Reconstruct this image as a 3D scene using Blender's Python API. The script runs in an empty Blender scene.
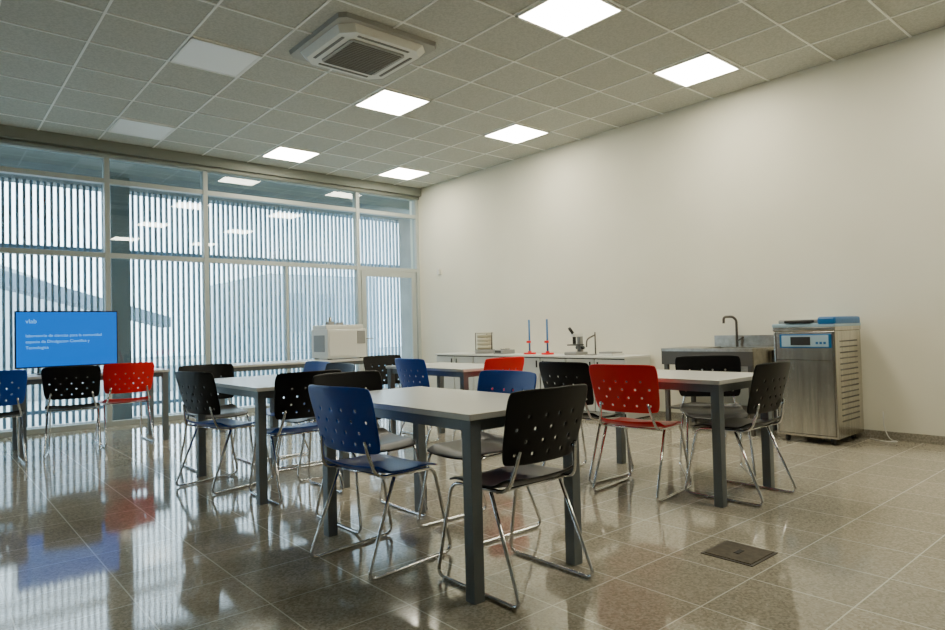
import bpy, bmesh, math, random
from mathutils import Vector, Matrix
random.seed(3)
SC=bpy.context.scene
H=3.574; T=0.6255; X0=3.911; Y0=5.783; WX=6.665; WY=9.1835; LX=-3.2; BY=-2.6

# ---------------- materials ----------------
def mat(name,col,rough=.5,metal=0.,spec=.5,emis=None,es=0.,coat=0.):
    m=bpy.data.materials.new(name); m.use_nodes=True
    b=m.node_tree.nodes['Principled BSDF']
    b.inputs['Base Color'].default_value=(*col,1); b.inputs['Roughness'].default_value=rough
    b.inputs['Metallic'].default_value=metal; b.inputs['Specular IOR Level'].default_value=spec
    b.inputs['Coat Weight'].default_value=coat
    if emis: b.inputs['Emission Color'].default_value=(*emis,1); b.inputs['Emission Strength'].default_value=es
    return m
def noisy(name,c1,c2,scale,rough=.5,metal=0.,bump=0.,spec=.5,detail=4,stretch=(1,1,1),p=(.35,.65)):
    m=mat(name,c1,rough,metal,spec); nt=m.node_tree; N=nt.nodes; L=nt.links
    b=N['Principled BSDF']; tc=N.new('ShaderNodeTexCoord'); mp=N.new('ShaderNodeMapping')
    mp.inputs['Scale'].default_value=stretch
    n=N.new('ShaderNodeTexNoise'); n.inputs['Scale'].default_value=scale; n.inputs['Detail'].default_value=detail
    r=N.new('ShaderNodeValToRGB'); r.color_ramp.elements[0].position=p[0]; r.color_ramp.elements[1].position=p[1]
    r.color_ramp.elements[0].color=(*c1,1); r.color_ramp.elements[1].color=(*c2,1)
    L.new(tc.outputs['Object'],mp.inputs[0]); L.new(mp.outputs[0],n.inputs['Vector']); L.new(n.outputs[0],r.inputs[0])
    L.new(r.outputs[0],b.inputs['Base Color'])
    if bump:
        bp=N.new('ShaderNodeBump'); bp.inputs['Strength'].default_value=bump; bp.inputs['Distance'].default_value=.004
        L.new(n.outputs[0],bp.inputs['Height']); L.new(bp.outputs[0],b.inputs['Normal'])
    return m
M={}
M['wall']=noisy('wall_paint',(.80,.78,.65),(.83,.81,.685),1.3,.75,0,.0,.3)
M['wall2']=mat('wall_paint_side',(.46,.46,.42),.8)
M['ceil']=noisy('ceiling_tile',(.42,.425,.38),(.50,.505,.45),60,.9,0,.2,.2,p=(.4,.6))
M['tbar']=mat('ceiling_tbar',(.84,.85,.80),.5)
M['alu']=mat('white_aluminium',(.46,.50,.48),.4)
M['blind']=mat('blind_box',(.24,.26,.23),.6)
M['base']=noisy('baseboard_stone',(.22,.20,.16),(.38,.35,.28),60,.35)
M['top']=mat('laminate_top',(.66,.66,.62),.22,0,.5)
M['leg']=mat('grey_leg',(.15,.17,.18),.4,.2)
M['chrome']=mat('chrome',(.66,.66,.66),.14,1.)
M['black']=mat('black_plastic',(.004,.004,.005),.36,0,.22)
M['blue']=mat('blue_plastic',(.003,.062,.42),.32,0,.35)
M['red']=mat('red_plastic',(.80,.007,.010),.32,0,.35)
M['steel']=noisy('brushed_steel',(.48,.46,.42),(.68,.65,.59),30,.24,1.,0,.5,stretch=(1,1,.05))
M['sinks']=noisy('sink_steel',(.34,.32,.27),(.45,.42,.36),20,.3,.9,0,.5)
M['steeld']=mat('dark_steel',(.11,.10,.085),.4,.5)
M['louv']=mat('louvre_steel',(.16,.155,.14),.4,.7)
M['white']=mat('white_enamel',(.72,.72,.67),.4)
M['cab']=mat('cabinet_white',(.56,.57,.53),.45)
M['dark']=mat('dark_gap',(.02,.02,.02),.7)
M['grey']=mat('grey_plastic',(.28,.28,.27),.5)
M['beige']=mat('beige_instrument',(.50,.46,.33),.45)
M['pblue']=mat('panel_blue',(.008,.13,.36),.35)
M['lblue']=mat('panel_light',(.38,.54,.64),.4)
M['acw']=mat('ac_white',(.66,.66,.59),.45)
M['acf']=mat('ac_fascia',(.34,.34,.30),.5)
M['acd']=mat('ac_grille',(.15,.145,.12),.6)
M['screen']=mat('tv_screen',(0,0,0),.2,0,.5,(.0,.15,.72),1.15)
M['stext']=mat('tv_text',(0,0,0),.5,0,.5,(.12,.48,.9),1.8)
M['bez']=mat('tv_bezel',(.01,.01,.01),.3)
M['lamp']=mat('lamp_panel',(.8,.8,.8),.5,0,.5,(1,.92,.72),36.)
M['lampoff']=mat('lamp_panel_off',(.88,.89,.86),.4)
M['slat']=mat('louvre_slat',(.20,.31,.40),.5)
M['post']=mat('steel_post',(.12,.17,.20),.5)
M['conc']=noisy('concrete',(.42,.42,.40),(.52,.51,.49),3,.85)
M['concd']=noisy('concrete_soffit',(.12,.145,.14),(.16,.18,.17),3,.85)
M['bld']=noisy('facade_render',(.42,.46,.50),(.50,.54,.58),1,.85)
M['roof']=mat('roof_grey',(.20,.25,.30),.7)
M['hatch']=noisy('hatch_metal',(.07,.06,.04),(.13,.11,.08),40,.45,.6)

def glassmat():
    m=bpy.data.materials.new('window_glass'); m.use_nodes=True; nt=m.node_tree; N=nt.nodes; L=nt.links
    for n in list(N): N.remove(n)
    o=N.new('ShaderNodeOutputMaterial'); mx=N.new('ShaderNodeMixShader'); t=N.new('ShaderNodeBsdfTransparent'); g=N.new('ShaderNodeBsdfGlossy')
    t.inputs[0].default_value=(.90,.96,.98,1); g.inputs['Roughness'].default_value=.01; mx.inputs[0].default_value=.08
    L.new(t.outputs[0],mx.inputs[1]); L.new(g.outputs[0],mx.inputs[2]); L.new(mx.outputs[0],o.inputs[0])
    return m
M['glass']=glassmat()

def floormat():
    m=mat('terrazzo_tiles',(.4,.36,.3),.12,0,.5); nt=m.node_tree; N=nt.nodes; L=nt.links; b=N['Principled BSDF']
    b.inputs['IOR'].default_value=1.8
    tc=N.new('ShaderNodeTexCoord')
    v=N.new('ShaderNodeTexVoronoi'); v.inputs['Scale'].default_value=110
    L.new(tc.outputs['Object'],v.inputs['Vector'])
    sp=N.new('ShaderNodeSeparateColor'); L.new(v.outputs['Color'],sp.inputs[0])
    r=N.new('ShaderNodeValToRGB'); e=r.color_ramp.elements
    e[0].position=0; e[0].color=(.30,.27,.205,1); e[1].position=1; e[1].color=(.50,.46,.365,1)
    k=r.color_ramp.elements.new(.5); k.color=(.40,.365,.285,1)
    L.new(sp.outputs[0],r.inputs[0])
    br=N.new('ShaderNodeTexBrick'); br.offset=0; br.inputs['Scale'].default_value=1
    br.inputs['Brick Width'].default_value=.4; br.inputs['Row Height'].default_value=.4
    br.inputs['Mortar Size'].default_value=.0028; br.inputs['Mortar Smooth'].default_value=0
    br.inputs['Color1'].default_value=(1,1,1,1); br.inputs['Color2'].default_value=(.88,.88,.88,1)
    mp=N.new('ShaderNodeMapping'); mp.inputs['Location'].default_value=(.12,.25,0)
    L.new(tc.outputs['Object'],mp.inputs[0]); L.new(mp.outputs[0],br.inputs['Vector'])
    mu=N.new('ShaderNodeMix'); mu.data_type='RGBA'; mu.blend_type='MULTIPLY'; mu.inputs[0].default_value=1
    L.new(r.outputs[0],mu.inputs[6]); L.new(br.outputs['Color'],mu.inputs[7])
    m2=N.new('ShaderNodeMix'); m2.data_type='RGBA'
    L.new(br.outputs['Fac'],m2.inputs[0]); L.new(mu.outputs[2],m2.inputs[6]); m2.inputs[7].default_value=(.72,.70,.61,1)
    L.new(m2.outputs[2],b.inputs['Base Color'])
    n=N.new('ShaderNodeTexNoise'); n.inputs['Scale'].default_value=2.2; n.inputs['Detail'].default_value=5
    L.new(tc.outputs['Object'],n.inputs['Vector'])
    mr=N.new('ShaderNodeMapRange'); mr.inputs[3].default_value=.03; mr.inputs[4].default_value=.12
    L.new(n.outputs[0],mr.inputs[0]); L.new(mr.outputs[0],b.inputs['Roughness'])
    bp=N.new('ShaderNodeBump'); bp.inputs['Strength'].default_value=.03; bp.inputs['Distance'].default_value=.01
    L.new(n.outputs[0],bp.inputs['Height']); L.new(bp.outputs[0],b.inputs['Normal'])
    return m
M['floor']=floormat()

# ---------------- mesh helpers ----------------
def link(o,parent=None):
    SC.collection.objects.link(o)
    if parent: o.parent=parent
    return o
def obj(name,bm,m,parent=None,smooth=False,loc=(0,0,0),rot=(0,0,0)):
    me=bpy.data.meshes.new(name); bm.to_mesh(me); bm.free()
    for x in (m if isinstance(m,(list,tuple)) else [m]): me.materials.append(x)
    if smooth:
        for p in me.polygons: p.use_smooth=True
    o=bpy.data.objects.new(name,me); o.location=loc; o.rotation_euler=rot
    return link(o,parent)
def add_box(bm,a,b,mi=0,bev=0):
    r=bmesh.ops.create_cube(bm,size=1)
    vs=r['verts']; s=[b[i]-a[i] for i in range(3)]; c=[(b[i]+a[i])/2 for i in range(3)]
    for v in vs: v.co=Vector((v.co.x*s[0]+c[0],v.co.y*s[1]+c[1],v.co.z*s[2]+c[2]))
    fs=set(f for v in vs for f in v.link_faces)
    for f in fs: f.material_index=mi
    if bev:
        es=list(set(e for v in vs for e in v.link_edges))
        r=bmesh.ops.bevel(bm,geom=es,offset=bev,segments=2,affect='EDGES',profile=.5)
        for f in r['faces']: f.material_index=mi
def box(name,a,b,m,parent=None,bev=0):
    bm=bmesh.new(); add_box(bm,a,b,0,bev); return obj(name,bm,m,parent)
def boxes(name,lst,m,parent=None,bev=0):
    bm=bmesh.new()
    for l in lst: add_box(bm,l[0],l[1],l[2] if len(l)>2 else 0,bev)
    return obj(name,bm,m,parent)
def cyl(name,c,r,h,m,parent=None,r2=None,seg=32,axis='Z'):
    bm=bmesh.new(); bmesh.ops.create_cone(bm,cap_ends=True,segments=seg,radius1=r,radius2=r if r2 is None else r2,depth=h)
    if axis=='X': bmesh.ops.rotate(bm,verts=bm.verts,matrix=Matrix.Rotation(math.pi/2,3,'Y'))
    if axis=='Y': bmesh.ops.rotate(bm,verts=bm.verts,matrix=Matrix.Rotation(math.pi/2,3,'X'))
    bmesh.ops.translate(bm,verts=bm.verts,vec=Vector(c))
    o=obj(name,bm,m,parent)
    for p in o.data.polygons: p.use_smooth = len(p.vertices)==4
    return o
def roundpath(pts,rad=.04,n=5):
    P=[Vector(p) for p in pts]; out=[P[0]]
    for i in range(1,len(P)-1):
        a=(P[i-1]-P[i]); b=(P[i+1]-P[i]); d=min(rad,a.length*.45,b.length*.45)
        A=P[i]+a.normalized()*d; B=P[i]+b.normalized()*d
        for k in range(n+1):
            t=k/n; out.append(A*(1-t)**2+P[i]*2*t*(1-t)+B*t*t)
    out.append(P[-1]); return out
def add_tube(bm,pts,r,seg=8,rad=.04,mi=0):
    P=roundpath(pts,rad); rings=[]; prev=None
    for i,p in enumerate(P):
        t=((P[min(i+1,len(P)-1)]-P[max(i-1,0)])).normalized()
        if prev is None:
            u=t.orthogonal().normalized()
        else: u=(prev-t*prev.dot(t)).normalized()
        prev=u; w=t.cross(u)
        rings.append([bm.verts.new(p+(u*math.cos(2*math.pi*k/seg)+w*math.sin(2*math.pi*k/seg))*r) for k in range(seg)])
    for a,b in zip(rings,rings[1:]):
        for k in range(seg):
            f=bm.faces.new((a[k],a[(k+1)%seg],b[(k+1)%seg],b[k])); f.smooth=True; f.material_index=mi
    for rg in (rings[0][::-1],rings[-1]): bm.faces.new(rg).material_index=mi
def tube(name,pts,r,m,parent=None,rad=.04,seg=8):
    bm=bmesh.new(); add_tube(bm,pts,r,seg,rad); bmesh.ops.recalc_face_normals(bm,faces=bm.faces); return obj(name,bm,m,parent)
def empty(name,loc=(0,0,0),rz=0):
    e=bpy.data.objects.new(name,None); e.location=loc; e.rotation_euler=(0,0,rz); e.empty_display_size=.1
    return link(e)

# ---------------- room shell ----------------
box('floor',(LX,BY,-.1),(WX,WY+.05,0),M['floor'])
box('ceiling',(LX,BY,H),(WX,WY+.05,H+.1),M['ceil'])
box('wall_right',(WX,BY,0),(WX+.15,WY+.2,H),M['wall'])
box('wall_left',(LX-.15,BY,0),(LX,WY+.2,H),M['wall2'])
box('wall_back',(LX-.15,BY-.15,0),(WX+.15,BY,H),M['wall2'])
# t-bar grid
L=[]
x=X0-T/2-12*T
while x<WX:
    if x>LX: L.append(((x-.009,BY,H-.006),(x+.009,WY-.12,H+.001)))
    x+=T
y=Y0-T/2-14*T
while y<WY-.12:
    if y>BY: L.append(((LX,y-.009,H-.0065),(WX,y+.009,H+.001)))
    y+=T
boxes('trim_ceiling_grid',L,M['tbar'])
box('baseboard_right',(WX-.014,BY,0),(WX,WY-.04,.075),M['base'])
# blind box / header
boxes('trim_blind_box',[((LX,WY-.16,3.44),(WX,WY+.05,H))],M['blind'])
tube('trim_blind_roller',[(LX,WY-.09,3.41),(WX-.02,WY-.09,3.41)],.03,M['blind'])

# window wall framing
mull=[-2.98,-1.77,-.59,.62,1.83,3.04,5.45]
F=[]
for mx in mull: F.append(((mx-.03,WY-.06,0),(mx+.03,WY+.05,3.44)))
F.append(((4.22-.02,WY-.04,0),(4.22+.02,WY+.04,2.12)))
for z in (3.09,2.15): F.append(((LX,WY-.05,z-.03),(WX,WY+.05,z+.03)))
F.append(((LX,WY-.05,0),(5.48,WY+.05,.06)))
F.append(((LX,WY-.05,3.38),(WX,WY+.05,3.44)))
F.append(((WX-.06,WY-.06,0),(WX,WY+.05,3.44)))
boxes('window_1',F,M['alu'])
box('glass_pane',(LX,WY-.003,.06),(5.44,WY+.003,3.4),M['glass'],bpy.data.objects['window_1'])
box('glass_pane_top',(5.46,WY-.003,2.18),(WX-.05,WY+.003,3.4),M['glass'],bpy.data.objects['window_1'])
# door
dx0,dx1=5.50,6.58
boxes('door_1',[((dx0,WY-.05,.01),(dx0+.085,WY+.03,2.115)),((dx1-.085,WY-.05,.01),(dx1,WY+.03,2.115)),
  ((dx0+.085,WY-.05,2.02),(dx1-.085,WY+.03,2.115)),((dx0+.085,WY-.05,.01),(dx1-.085,WY+.03,.16))],M['alu'])
box('door_glass',(dx0+.08,WY-.013,.16),(dx1-.08,WY-.007,2.03),M['glass'],bpy.data.objects['door_1'])
tube('door_handle',[(dx0+.045,WY-.05,1.0),(dx0+.045,WY-.10,1.0),(dx0+.16,WY-.10,1.0)],.009,M['steel'],bpy.data.objects['door_1'],.015)

# exterior
box('outdoor_paving',(-25,WY+.06,-.25),(35,45,-.06),M['conc'])
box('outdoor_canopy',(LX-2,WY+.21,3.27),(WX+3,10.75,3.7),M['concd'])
L=[]; x=-3.2
while x<8.8:
    L.append(((x,10.45,-.05),(x+.034,10.50,3.27))); x+=.078
boxes('outdoor_louvre_screen',L+[((LX,10.51,z),(8.8,10.55,z+.05)) for z in (.1,2.35)],M['slat'])
box('outdoor_steel_post',(1.97,9.62,-.05),(2.2,9.85,3.27),M['post'])
box('outdoor_pier',(7.05,9.8,-.05),(7.7,10.3,3.27),M['conc'])
# buildings beyond
def prism(name,pts,y0,y1,m):
    bm=bmesh.new(); a=[bm.verts.new((p[0],y0,p[1])) for p in pts]; b=[bm.verts.new((p[0],y1,p[1])) for p in pts]
    bm.faces.new(a); bm.faces.new(b[::-1]); n=len(pts)
    for i in range(n): bm.faces.new((a[i],b[i],b[(i+1)%n],a[(i+1)%n]))
    bmesh.ops.recalc_face_normals(bm,faces=bm.faces); return obj(name,bm,m)
prism('outdoor_pitched_building',[(-2,-.05),(3.6,-.05),(3.6,1.7),(1.2,2.7),(-2,2.9)],16,22,M['bld'])
prism('outdoor_ramp_roof',[(.2,2.6),(3.8,1.5),(3.8,1.3),(.2,2.3)],13.5,14.2,M['roof'])
box('outdoor_building',(8.2,19,-.05),(12.0,25,3.0),M['bld'])
box('outdoor_low_wall',(-8,15,-.06),(14,15.25,.5),M['conc'])  # plain low wall across the paving, nothing planted in it
boxes('outdoor_building_windows',[((8.7+i*1.1,18.95,1.2),(9.3+i*1.1,19.0,2.4)) for i in range(3)],M['roof'])

# ---------------- ceiling lamps ----------------
def lamp(i,j,on=True):
    cx=X0+(i-2)*3*T; cy=Y0+(j-1)*4*T; s=T/2-.012
    e=empty('ceiling_light_panel',(cx,cy,H-.012))
    boxes('frame',[((-s,-s,-.006),(s,-s+.02,.011)),((-s,s-.02,-.006),(s,s,.011)),((-s,-s,-.006),(-s+.02,s,.011)),((s-.02,-s,-.006),(s,s,.011))],M['tbar'],e)
    box('diffuser',(-s+.02,-s+.02,-.003),(s-.02,s-.02,.009),M['lamp'] if on else M['lampoff'],e)
for i,j in ((2,0),(3,0),(2,1),(3,1),(2,2),(3,2),(2,-1),(3,-1)): lamp(i,j)
for i,j in ((1,0),(1,1),(1,2)): lamp(i,j,False)

# ---------------- air conditioner ----------------
e=empty('ceiling_air_conditioner',(2.97,4.83,H))
bm=bmesh.new()
def add_oct(bm,s,c,z0,z1,mi=0,s2=None):
    s2=s2 or s; 
    def ring(s,z): return [bm.verts.new((px,py,z)) for px,py in ((-s+c,-s),(s-c,-s),(s,-s+c),(s,s-c),(s-c,s),(-s+c,s),(-s,s-c),(-s,-s+c))]
    a=ring(s,z0); b=ring(s2,z1)
    bm.faces.new(a).material_index=mi; bm.faces.new(b[::-1]).material_index=mi
    for i in range(8): bm.faces.new((a[i],b[i],b[(i+1)%8],a[(i+1)%8])).material_index=mi
add_oct(bm,.475,.05,-.035,0,0,.485)
bmesh.ops.recalc_face_normals(bm,faces=bm.faces); obj('fascia',bm,M['acf'],e)
bm=bmesh.new(); add_oct(bm,.39,.10,-.085,-.036,0,.43); bmesh.ops.recalc_face_normals(bm,faces=bm.faces); obj('body_panel',bm,M['acw'],e)
sl=[]
for sgn in (-1,1):
    sl.append(((-.25,sgn*.335-.012,-.090),(.25,sgn*.335+.012,-.0845))); sl.append(((sgn*.335-.012,-.25,-.090),(sgn*.335+.012,.25,-.0845)))
boxes('air_slots',sl,M['acd'],e)
bm=bmesh.new(); add_oct(bm,.27,.03,-.095,-.0845,0); bmesh.ops.recalc_face_normals(bm,faces=bm.faces); obj('grille_plate',bm,M['acf'],e)
boxes('grille_bars',[((-.24,-.24+i*.03,-.102),(.24,-.228+i*.03,-.094)) for i in range(17)],M['acd'],e)

# ---------------- tables ----------------
def table(x0,x1,y0,y1,z=.75):
    cx,cy=(x0+x1)/2,(y0+y1)/2; w=(x1-x0)/2; d=(y1-y0)/2
    e=empty('lab_table',(cx,cy,0))
    box('table_top',(-w,-d,z-.026),(w,d,z),M['top'],e,.003)
    ix=w-.012; iy=d-.012; s=.055; L=[]
    for sx in (-1,1):
        for sy in (-1,1):
            xa=sx*ix; ya=sy*iy; L.append(((min(xa,xa-sx*s),min(ya,ya-sy*s),0),(max(xa,xa-sx*s),max(ya,ya-sy*s),z-.027)))
    boxes('legs',L,M['leg'],e,.002)
    L=[]
    for sy in (-1,1):
        yc=sy*(iy-.03); L.append(((-ix+s,yc-.012,z-.075),(ix-s,yc+.012,z-.027)))
    for sx in (-1,1):
        xc=sx*(ix-.03); L.append(((xc-.012,-iy+s,z-.075),(xc+.012,iy-s,z-.027)))
    boxes('apron',L,M['leg'],e)
table(1.65,2.33,1.95,3.22); table(1.65,2.33,4.05,5.30)
table(3.58,4.28,1.95,3.20); table(3.58,4.28,4.30,5.52)
table(.72,2.06,7.40,8.05); table(2.60,4.72,7.45,8.12)

# ---------------- chairs ----------------
def panel(fn,nu,nv,holes,thick,name,lv=1):
    bm=bmesh.new(); V=[[bm.verts.new(fn(-1+2*i/nu,-1+2*j/nv)) for j in range(nv+1)] for i in range(nu+1)]
    for i in range(nu):
        for j in range(nv):
            if (i,j) in holes: continue
            bm.faces.new((V[i][j],V[i+1][j],V[i+1][j+1],V[i][j+1]))
    me=bpy.data.meshes.new(name); bm.to_mesh(me); bm.free()
    o=bpy.data.objects.new(name,me); SC.collection.objects.link(o)
    s=o.modifiers.new('s','SOLIDIFY'); s.thickness=thick; s.offset=0
    s=o.modifiers.new('u','SUBSURF'); s.levels=lv; s.render_levels=lv
    dg=bpy.context.evaluated_depsgraph_get(); m2=bpy.data.meshes.new_from_object(o.evaluated_get(dg))
    bpy.data.objects.remove(o); bpy.data.meshes.remove(me)
    for p in m2.polygons: p.use_smooth=True
    m2.name=name; return m2
def fback(s,t):
    k=(t+1)/2; w=.222+.023*k; x=w*s*math.sqrt(1-.14*t**6); z=.69+.155*t*math.sqrt(1-.10*s**6)
    y=-.205-.075*k+.035*s*s; return (x,y,z)
def fseat(s,t):
    w=.225-.012*t; x=w*s*math.sqrt(1-.2*t**4); y=.01+.215*t*math.sqrt(1-.18*s**4)
    z=.448+.012*s*s-.012*(1-t*t) - (.03*max(0,t-.6)/.4) + (.03*max(0,-t-.7)/.3); return (x,y,z)
holes=set()
for r,j in enumerate((3,7,11,15)):
    for i in ((4,11,18,25,32) if r%2==0 else (8,15,21,28)): holes.add((i,j))
base_back=panel(fback,37,24,holes,.009,'back_shell'); base_seat=panel(fseat,12,12,set(),.012,'seat_shell',2)
shells={}
for c in ('black','blue','red'):
    a=base_back.copy(); a.materials.append(M[c]); b=base_seat.copy(); b.materials.append(M[c]); shells[c]=(a,b)
bm=bmesh.new()
for s in (-1,1):
    add_tube(bm,[(s*.165,-.222,.60),(s*.175,-.212,.54),(s*.20,-.185,.436),(s*.20,.165,.424),(s*.222,.255,.0095),(s*.222,-.265,.0095),(s*.205,-.09,.426)],.0085,8,.05)
add_tube(bm,[(-.2,.10,.425),(.2,.10,.425)],.007,8); add_tube(bm,[(-.2,-.12,.428),(.2,-.12,.428)],.007,8)
bmesh.ops.recalc_face_normals(bm,faces=bm.faces)
fme=bpy.data.meshes.new('chair_frame'); bm.to_mesh(fme); bm.free(); fme.materials.append(M['chrome'])
def chair(bx,by,deg,col,seat=None,origin=False):
    th=math.radians(deg); fx,fy=-math.sin(th),math.cos(th)
    if not origin: bx+=.25*fx; by+=.25*fy
    e=empty('stacking_chair',(bx,by,0),th)
    for n,me in (('backrest',shells[col][0]),('seat',shells[seat or col][1]),('sled_frame',fme)):
        link(bpy.data.objects.new(n,me),e)
chair(1.965,1.80,0,'black'); chair(1.46,2.67,-83,'blue'); chair(2.58,2.70,90,'blue','black'); chair(2.02,3.55,180,'black')
chair(1.48,4.77,-76,'black','blue'); chair(1.96,3.92,0,'black','blue'); chair(2.62,4.70,90,'black'); chair(2.70,5.25,90,'blue'); chair(1.93,5.85,180,'black')
chair(3.97,2.05,0,'black',None,True); chair(3.63,2.54,-82,'red',None,True); chair(3.50,3.10,-90,'black'); chair(4.60,2.60,127,'black')
chair(3.88,4.08,0,'red'); chair(3.40,4.86,-90,'blue'); chair(3.75,5.85,180,'black')
chair(1.65,7.30,0,'red'); chair(1.10,7.05,-12,'black'); chair(.50,6.85,0,'blue','black')

# ---------------- television ----------------
e=empty('television',(1.20,7.86,0))
box('bezel',(-.46,-.02,.815),(.46,.03,1.395),M['bez'],e,.004)
box('screen',(-.447,-.024,.83),(.447,-.019,1.382),M['screen'],e)
boxes('stand',[((-.28,-.10,.751),(-.25,.12,.763)),((.25,-.10,.751),(.28,.12,.763)),((-.272,-.005,.76),(-.258,.015,.82)),((.258,-.005,.76),(.272,.015,.82))],M['bez'],e)
def txt(s,x,z,size):
    c=bpy.data.curves.new('screen_text','FONT'); c.body=s; c.size=size; c.materials.append(M['stext'])
    o=bpy.data.objects.new('screen_text',c); o.location=(x,-.026,z); o.rotation_euler=(math.pi/2,0,0); link(o,e)
txt('vlab',-.37,1.27,.06); txt('laboratorio de ciencias para la comunidad',-.37,1.13,.04); txt('espacio de Divulgacion Cientifica y',-.37,1.07,.04); txt('Tecnologica',-.37,1.01,.04)

# ---------------- gas chromatograph ----------------
e=empty('gas_chromatograph',(4.34,7.83,.75))
box('cabinet',(-.29,-.23,.012),(.29,.23,.40),M['white'],e,.012)
box('top_cover',(-.28,-.18,.40),(.28,.22,.455),M['white'],e,.012)
boxes('feet',[((sx*.24-.02,sy*.18-.02,0),(sx*.24+.02,sy*.18+.02,.013)) for sx in (-1,1) for sy in (-1,1)],M['dark'],e)
box('oven_door',(-.27,-.242,.04),(.13,-.231,.375),M['white'],e,.004)
boxes('control_panel',[((.15,-.238,.20),(.27,-.231,.37))],M['grey'],e)
box('side_vent',(-.296,-.15,.10),(-.291,.15,.32),M['grey'],e)
boxes('inlet_ports',[((-.2,-.1,.455),(-.12,-.02,.50)),((-.06,-.1,.455),(.02,-.02,.49))],M['grey'],e)
cyl('vial',(-.16,-.06,.53),.022,.06,M['steel'],e,seg=16)
e=empty('tube_clamp',(4.69,7.9,.75)); cyl('base',(0,0,.01),.022,.02,M['dark'],e); cyl('rod',(0,0,.14),.006,.26,M['dark'],e,seg=10); box('clamp',(-.03,-.02,.16),(.012,.02,.20),M['dark'],e)

# ---------------- low cabinets ----------------
e=empty('low_cabinet',(0,0,0))
cy0,cy1=4.50,8.04; cx0=6.15
box('carcass',(cx0+.02,cy0,.07),(WX-.02,cy1,.715),M['dark'],e)
box('side_panel',(cx0+.001,cy0-.012,.02),(WX-.02,cy0-.001,.715),M['cab'],e)
box('plinth',(cx0+.06,cy0+.02,0),(WX-.02,cy1-.02,.07),M['dark'],e)
box('counter_top',(cx0-.015,cy0-.015,.715),(WX-.002-.016,cy1+.015,.74),M['white'],e,.003)
n=8; w=(cy1-cy0)/n
boxes('doors',[((cx0,cy0+i*w+.009,.08),(cx0+.018,cy0+(i+1)*w-.009,.700)) for i in range(n)],M['cab'],e,.002)
boxes('handles',[((cx0-.012,cy0+i*w+(.05 if i%2 else w-.065),.58),(cx0,cy0+i*w+(.065 if i%2 else w-.05),.67)) for i in range(n)],M['dark'],e)

# retort stands
for yy in (6.2,5.87):
    e=empty('retort_stand',(6.35,yy,.74))
    cyl('base',(0,0,.012),.085,.024,M['red'],e); cyl('base_hub',(0,0,.033),.025,.02,M['red'],e)
    cyl('rod',(0,0,.25),.013,.44,M['pblue'] ,e,seg=12)
    cyl('collar',(0,0,.17),.02,.03,M['red'],e,seg=16); box('clamp',(-.05,-.01,.155),(0,.01,.185),M['red'],e)
# sieve shaker
e=empty('sieve_shaker',(6.38,7.15,.74))
cyl('base',(0,0,.03),.15,.06,M['grey'],e); 
for k in range(4): cyl('sieve_ring',(0,0,.09+k*.055),.115,.048,M['beige'],e)
cyl('lid',(0,0,.30),.125,.02,M['beige'],e)
for a in (0.6,2.7,4.8): cyl('rod',(.14*math.cos(a),.14*math.sin(a),.18),.008,.26,M['steeld'],e,seg=8)
# small scale
e=empty('laboratory_balance',(6.36,6.72,.74)); box('body',(-.12,-.1,0),(.12,.1,.06),M['grey'],e,.008); cyl('pan',(.02,0,.07),.07,.012,M['steel'],e); box('display',(-.125,-.06,.02),(-.119,.06,.05),M['dark'],e)
# microscope
e=empty('microscope',(6.36,5.38,.74))
box('base',(-.13,-.10,0),(.10,.10,.04),M['grey'],e,.01); box('arm',(.04,-.03,.04),(.10,.03,.25),M['grey'],e,.01)
box('stage',(-.09,-.08,.12),(.05,.08,.135),M['dark'],e); box('head',(-.08,-.035,.23),(.10,.035,.28),M['white'],e,.01)
cyl('objective',(-.04,0,.185),.022,.09,M['dark'],e,seg=16); tube('eyepiece',[(-.06,0,.27),(-.13,0,.34)],.02,M['dark'],e,seg=12)
tube('focus_knob',[(.07,-.06,.09),(.07,.06,.09)],.022,M['dark'],e,seg=12)
e=empty('ring_stand',(6.36,5.12,.74)); box('base',(-.09,-.06,0),(.09,.06,.015),M['grey'],e); cyl('rod',(.05,0,.15),.009,.27,M['steeld'],e,seg=8); tube('swing_arm',[(.05,0,.25),(-.05,.05,.2),(-.06,.05,.1)],.01,M['steeld'],e); 
e=empty('sample_tray',(6.36,4.85,.74)); box('tray_body',(-.12,-.12,0),(.12,.12,.025),M['white'],e,.006); box('tray_lid',(-.1,-.1,.025),(.1,.1,.045),M['grey'],e,.004)

# ---------------- sink ----------------
e=empty('laboratory_sink',(0,0,0))
sx0,sx1,sy0,sy1=6.05,6.64,2.95,3.95; zt=.84
boxes('sink_top',[((sx0,sy0,zt-.03),(sx0+.08,sy1,zt)),((sx1-.1,sy0,zt-.03),(sx1,sy1,zt)),((sx0+.08,sy0,zt-.03),(sx1-.1,sy0+.08,zt)),((sx0+.08,sy0+.58,zt-.03),(sx1-.1,sy1,zt))],M['sinks'],e)
boxes('basin',[((sx0+.07,sy0+.07,zt-.28),(sx1-.09,sy0+.59,zt-.27)),((sx0+.07,sy0+.07,zt-.28),(sx0+.08,sy0+.59,zt-.02)),((sx1-.1,sy0+.07,zt-.28),(sx1-.09,sy0+.59,zt-.02)),((sx0+.07,sy0+.07,zt-.28),(sx1-.09,sy0+.08,zt-.02)),((sx0+.07,sy0+.58,zt-.28),(sx1-.09,sy0+.59,zt-.02))],M['sinks'],e)
box('backsplash',(sx1-.015,sy0,zt),(sx1,sy0+.70,zt+.12),M['sinks'],e)
box('front_apron',(sx0+.002,sy0+.003,zt-.17),(sx0+.014,sy1-.003,zt-.028),M['steeld'],e)
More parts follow.
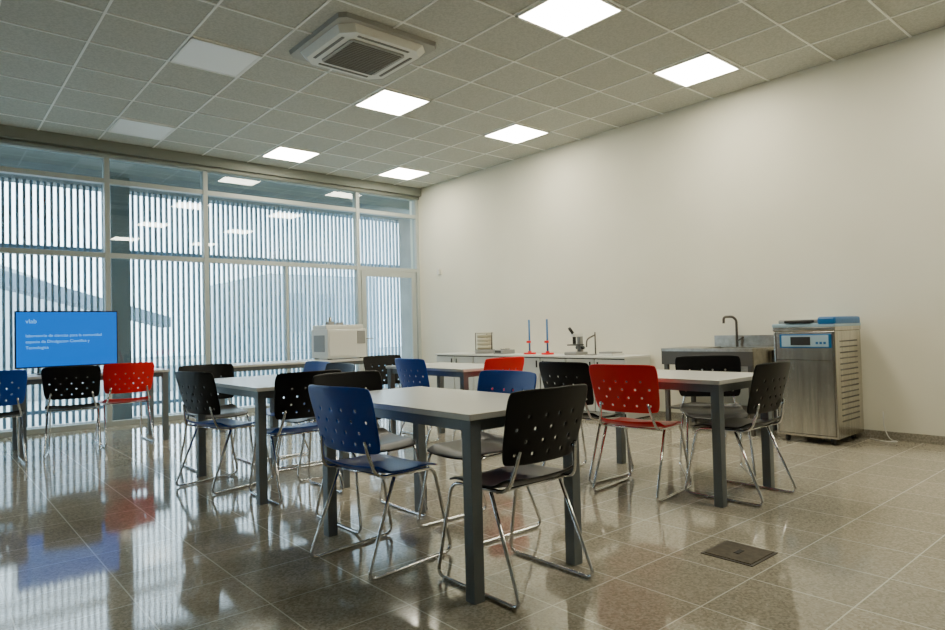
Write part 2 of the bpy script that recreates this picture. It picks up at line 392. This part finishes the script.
boxes('legs',[((a,b,0),(a+.04,b+.04,zt-.03)) for a in (sx0+.02,sx1-.06) for b in (sy0+.02,sy1-.06)]+[((sx0+.03,sy0+.03,.2),(sx1-.03,sy1-.03,.22))],M['steeld'],e)
tube('faucet',[(sx1-.06,sy0+.42,zt),(sx1-.06,sy0+.42,zt+.28),(sx1-.08,sy0+.45,zt+.32),(sx1-.12,sy0+.53,zt+.32),(sx1-.12,sy0+.53,zt+.25)],.013,M['steeld'],e,.05,10)
tube('faucet_lever',[(sx1-.06,sy0+.42,zt+.06),(sx1-.10,sy0+.33,zt+.10)],.009,M['steeld'],e)

# ---------------- autoclave ----------------
e=empty('autoclave',(0,0,0))
ax0,ax1,ay0,ay1=6.02,6.62,2.20,2.73
box('cabinet_body',(ax0,ay0,.06),(ax1,ay1,1.0),M['steel'],e,.008)
boxes('door_seams',[((ax0-.003,ay0+.02,.74),(ax0+.002,ay1-.02,.746)),((ax0-.003,ay0+.02,.08),(ax0+.002,ay1-.02,.086)),((ax0-.003,ay0+.018,.08),(ax0+.002,ay0+.023,.99)),((ax0-.003,ay1-.023,.08),(ax0+.002,ay1-.018,.99))],M['steeld'],e)
box('control_fascia',(ax0-.015,ay0+.03,.85),(ax0+.002,ay1-.06,.975),M['pblue'],e,.004)
box('control_plate',(ax0-.019,ay0+.05,.862),(ax0-.013,ay1-.08,.963),M['lblue'],e,.002)
box('control_display',(ax0-.022,ay0+.2,.875),(ax0-.018,ay0+.37,.95),M['dark'],e)
boxes('control_buttons',[((ax0-.022,ay0+.07+i*.032,.885),(ax0-.018,ay0+.09+i*.032,.905)) for i in range(3)],M['pblue'],e)
box('top_rim',(ax0-.008,ay0-.005,1.0),(ax1,ay1+.005,1.04),M['steel'],e,.008)
box('top_deck',(ax0-.015,ay0-.008,1.035),(ax1,ay1+.008,1.07),M['lblue'],e,.01)
box('lid',(ax0+.03,ay0+.16,1.065),(ax1-.12,ay1-.03,1.105),M['grey'],e,.015)
box('lid_cover_blue',(ax0-.02,ay0-.012,1.05),(ax1-.02,ay0+.14,1.125),M['pblue'],e,.02)
box('lid_handle',(ax0-.03,ay0+.18,1.075),(ax0+.035,ay0+.42,1.098),M['dark'],e,.008)
boxes('side_louvres',[((ax0+.10,ay0-.003,.20+i*.05),(ax0+.50,ay0+.002,.212+i*.05)) for i in range(15)],M['louv'],e)
for a in (ax0+.07,ax1-.07):
    for b in (ay0+.07,ay1-.07): cyl('caster',(a,b,.03),.03,.025,M['dark'],e,axis='Y',seg=16); box('caster_fork',(a-.012,b-.016,.03),(a+.012,b+.016,.062),M['dark'],e)
tube('power_cable',[(6.60,2.15,.006),(6.5,2.02,.006),(6.56,1.9,.006),(6.62,2.0,.006),(6.645,2.05,.12),(6.645,2.05,.25)],.005,M['white'],e,.06)

# floor hatch
e=empty('floor_hatch',(2.935,1.53,0))
box('hatch_frame',(-.125,-.125,0),(.125,.125,.004),M['steeld'],e); box('hatch_lid',(-.112,-.112,.004),(.112,.112,.007),M['hatch'],e)
box('hatch_pull',(-.03,-.012,.007),(.03,.012,.009),M['dark'],e)
# wall sensor
e=empty('motion_sensor',(WX,8.55,2.08)); box('housing',(-.05,-.03,-.05),(0,.03,.05),M['white'],e,.01)

# ---------------- world ----------------
w=bpy.data.worlds.new('sky'); SC.world=w; w.use_nodes=True; nt=w.node_tree
bg=nt.nodes['Background']; bg.inputs[0].default_value=(.78,.91,1,1); bg.inputs[1].default_value=11.0

# ---------------- camera ----------------
yaw,pitch,roll,f=.7106,.0244,-.0257,646.83
fw=Vector((math.sin(yaw)*math.cos(pitch),math.cos(yaw)*math.cos(pitch),math.sin(pitch)))
r=Vector((math.cos(yaw),-math.sin(yaw),0)); u=r.cross(fw)
c,s=math.cos(roll),math.sin(roll); r2=c*r+s*u; u2=-s*r+c*u
cam=bpy.data.cameras.new('camera'); co=bpy.data.objects.new('camera',cam); SC.collection.objects.link(co)
cam.sensor_width=36; cam.lens=f/945*36; cam.clip_start=.05
m=Matrix((r2,u2,-fw)).transposed().to_4x4(); m.translation=Vector((0,0,1.08)); co.matrix_world=m
SC.camera=co
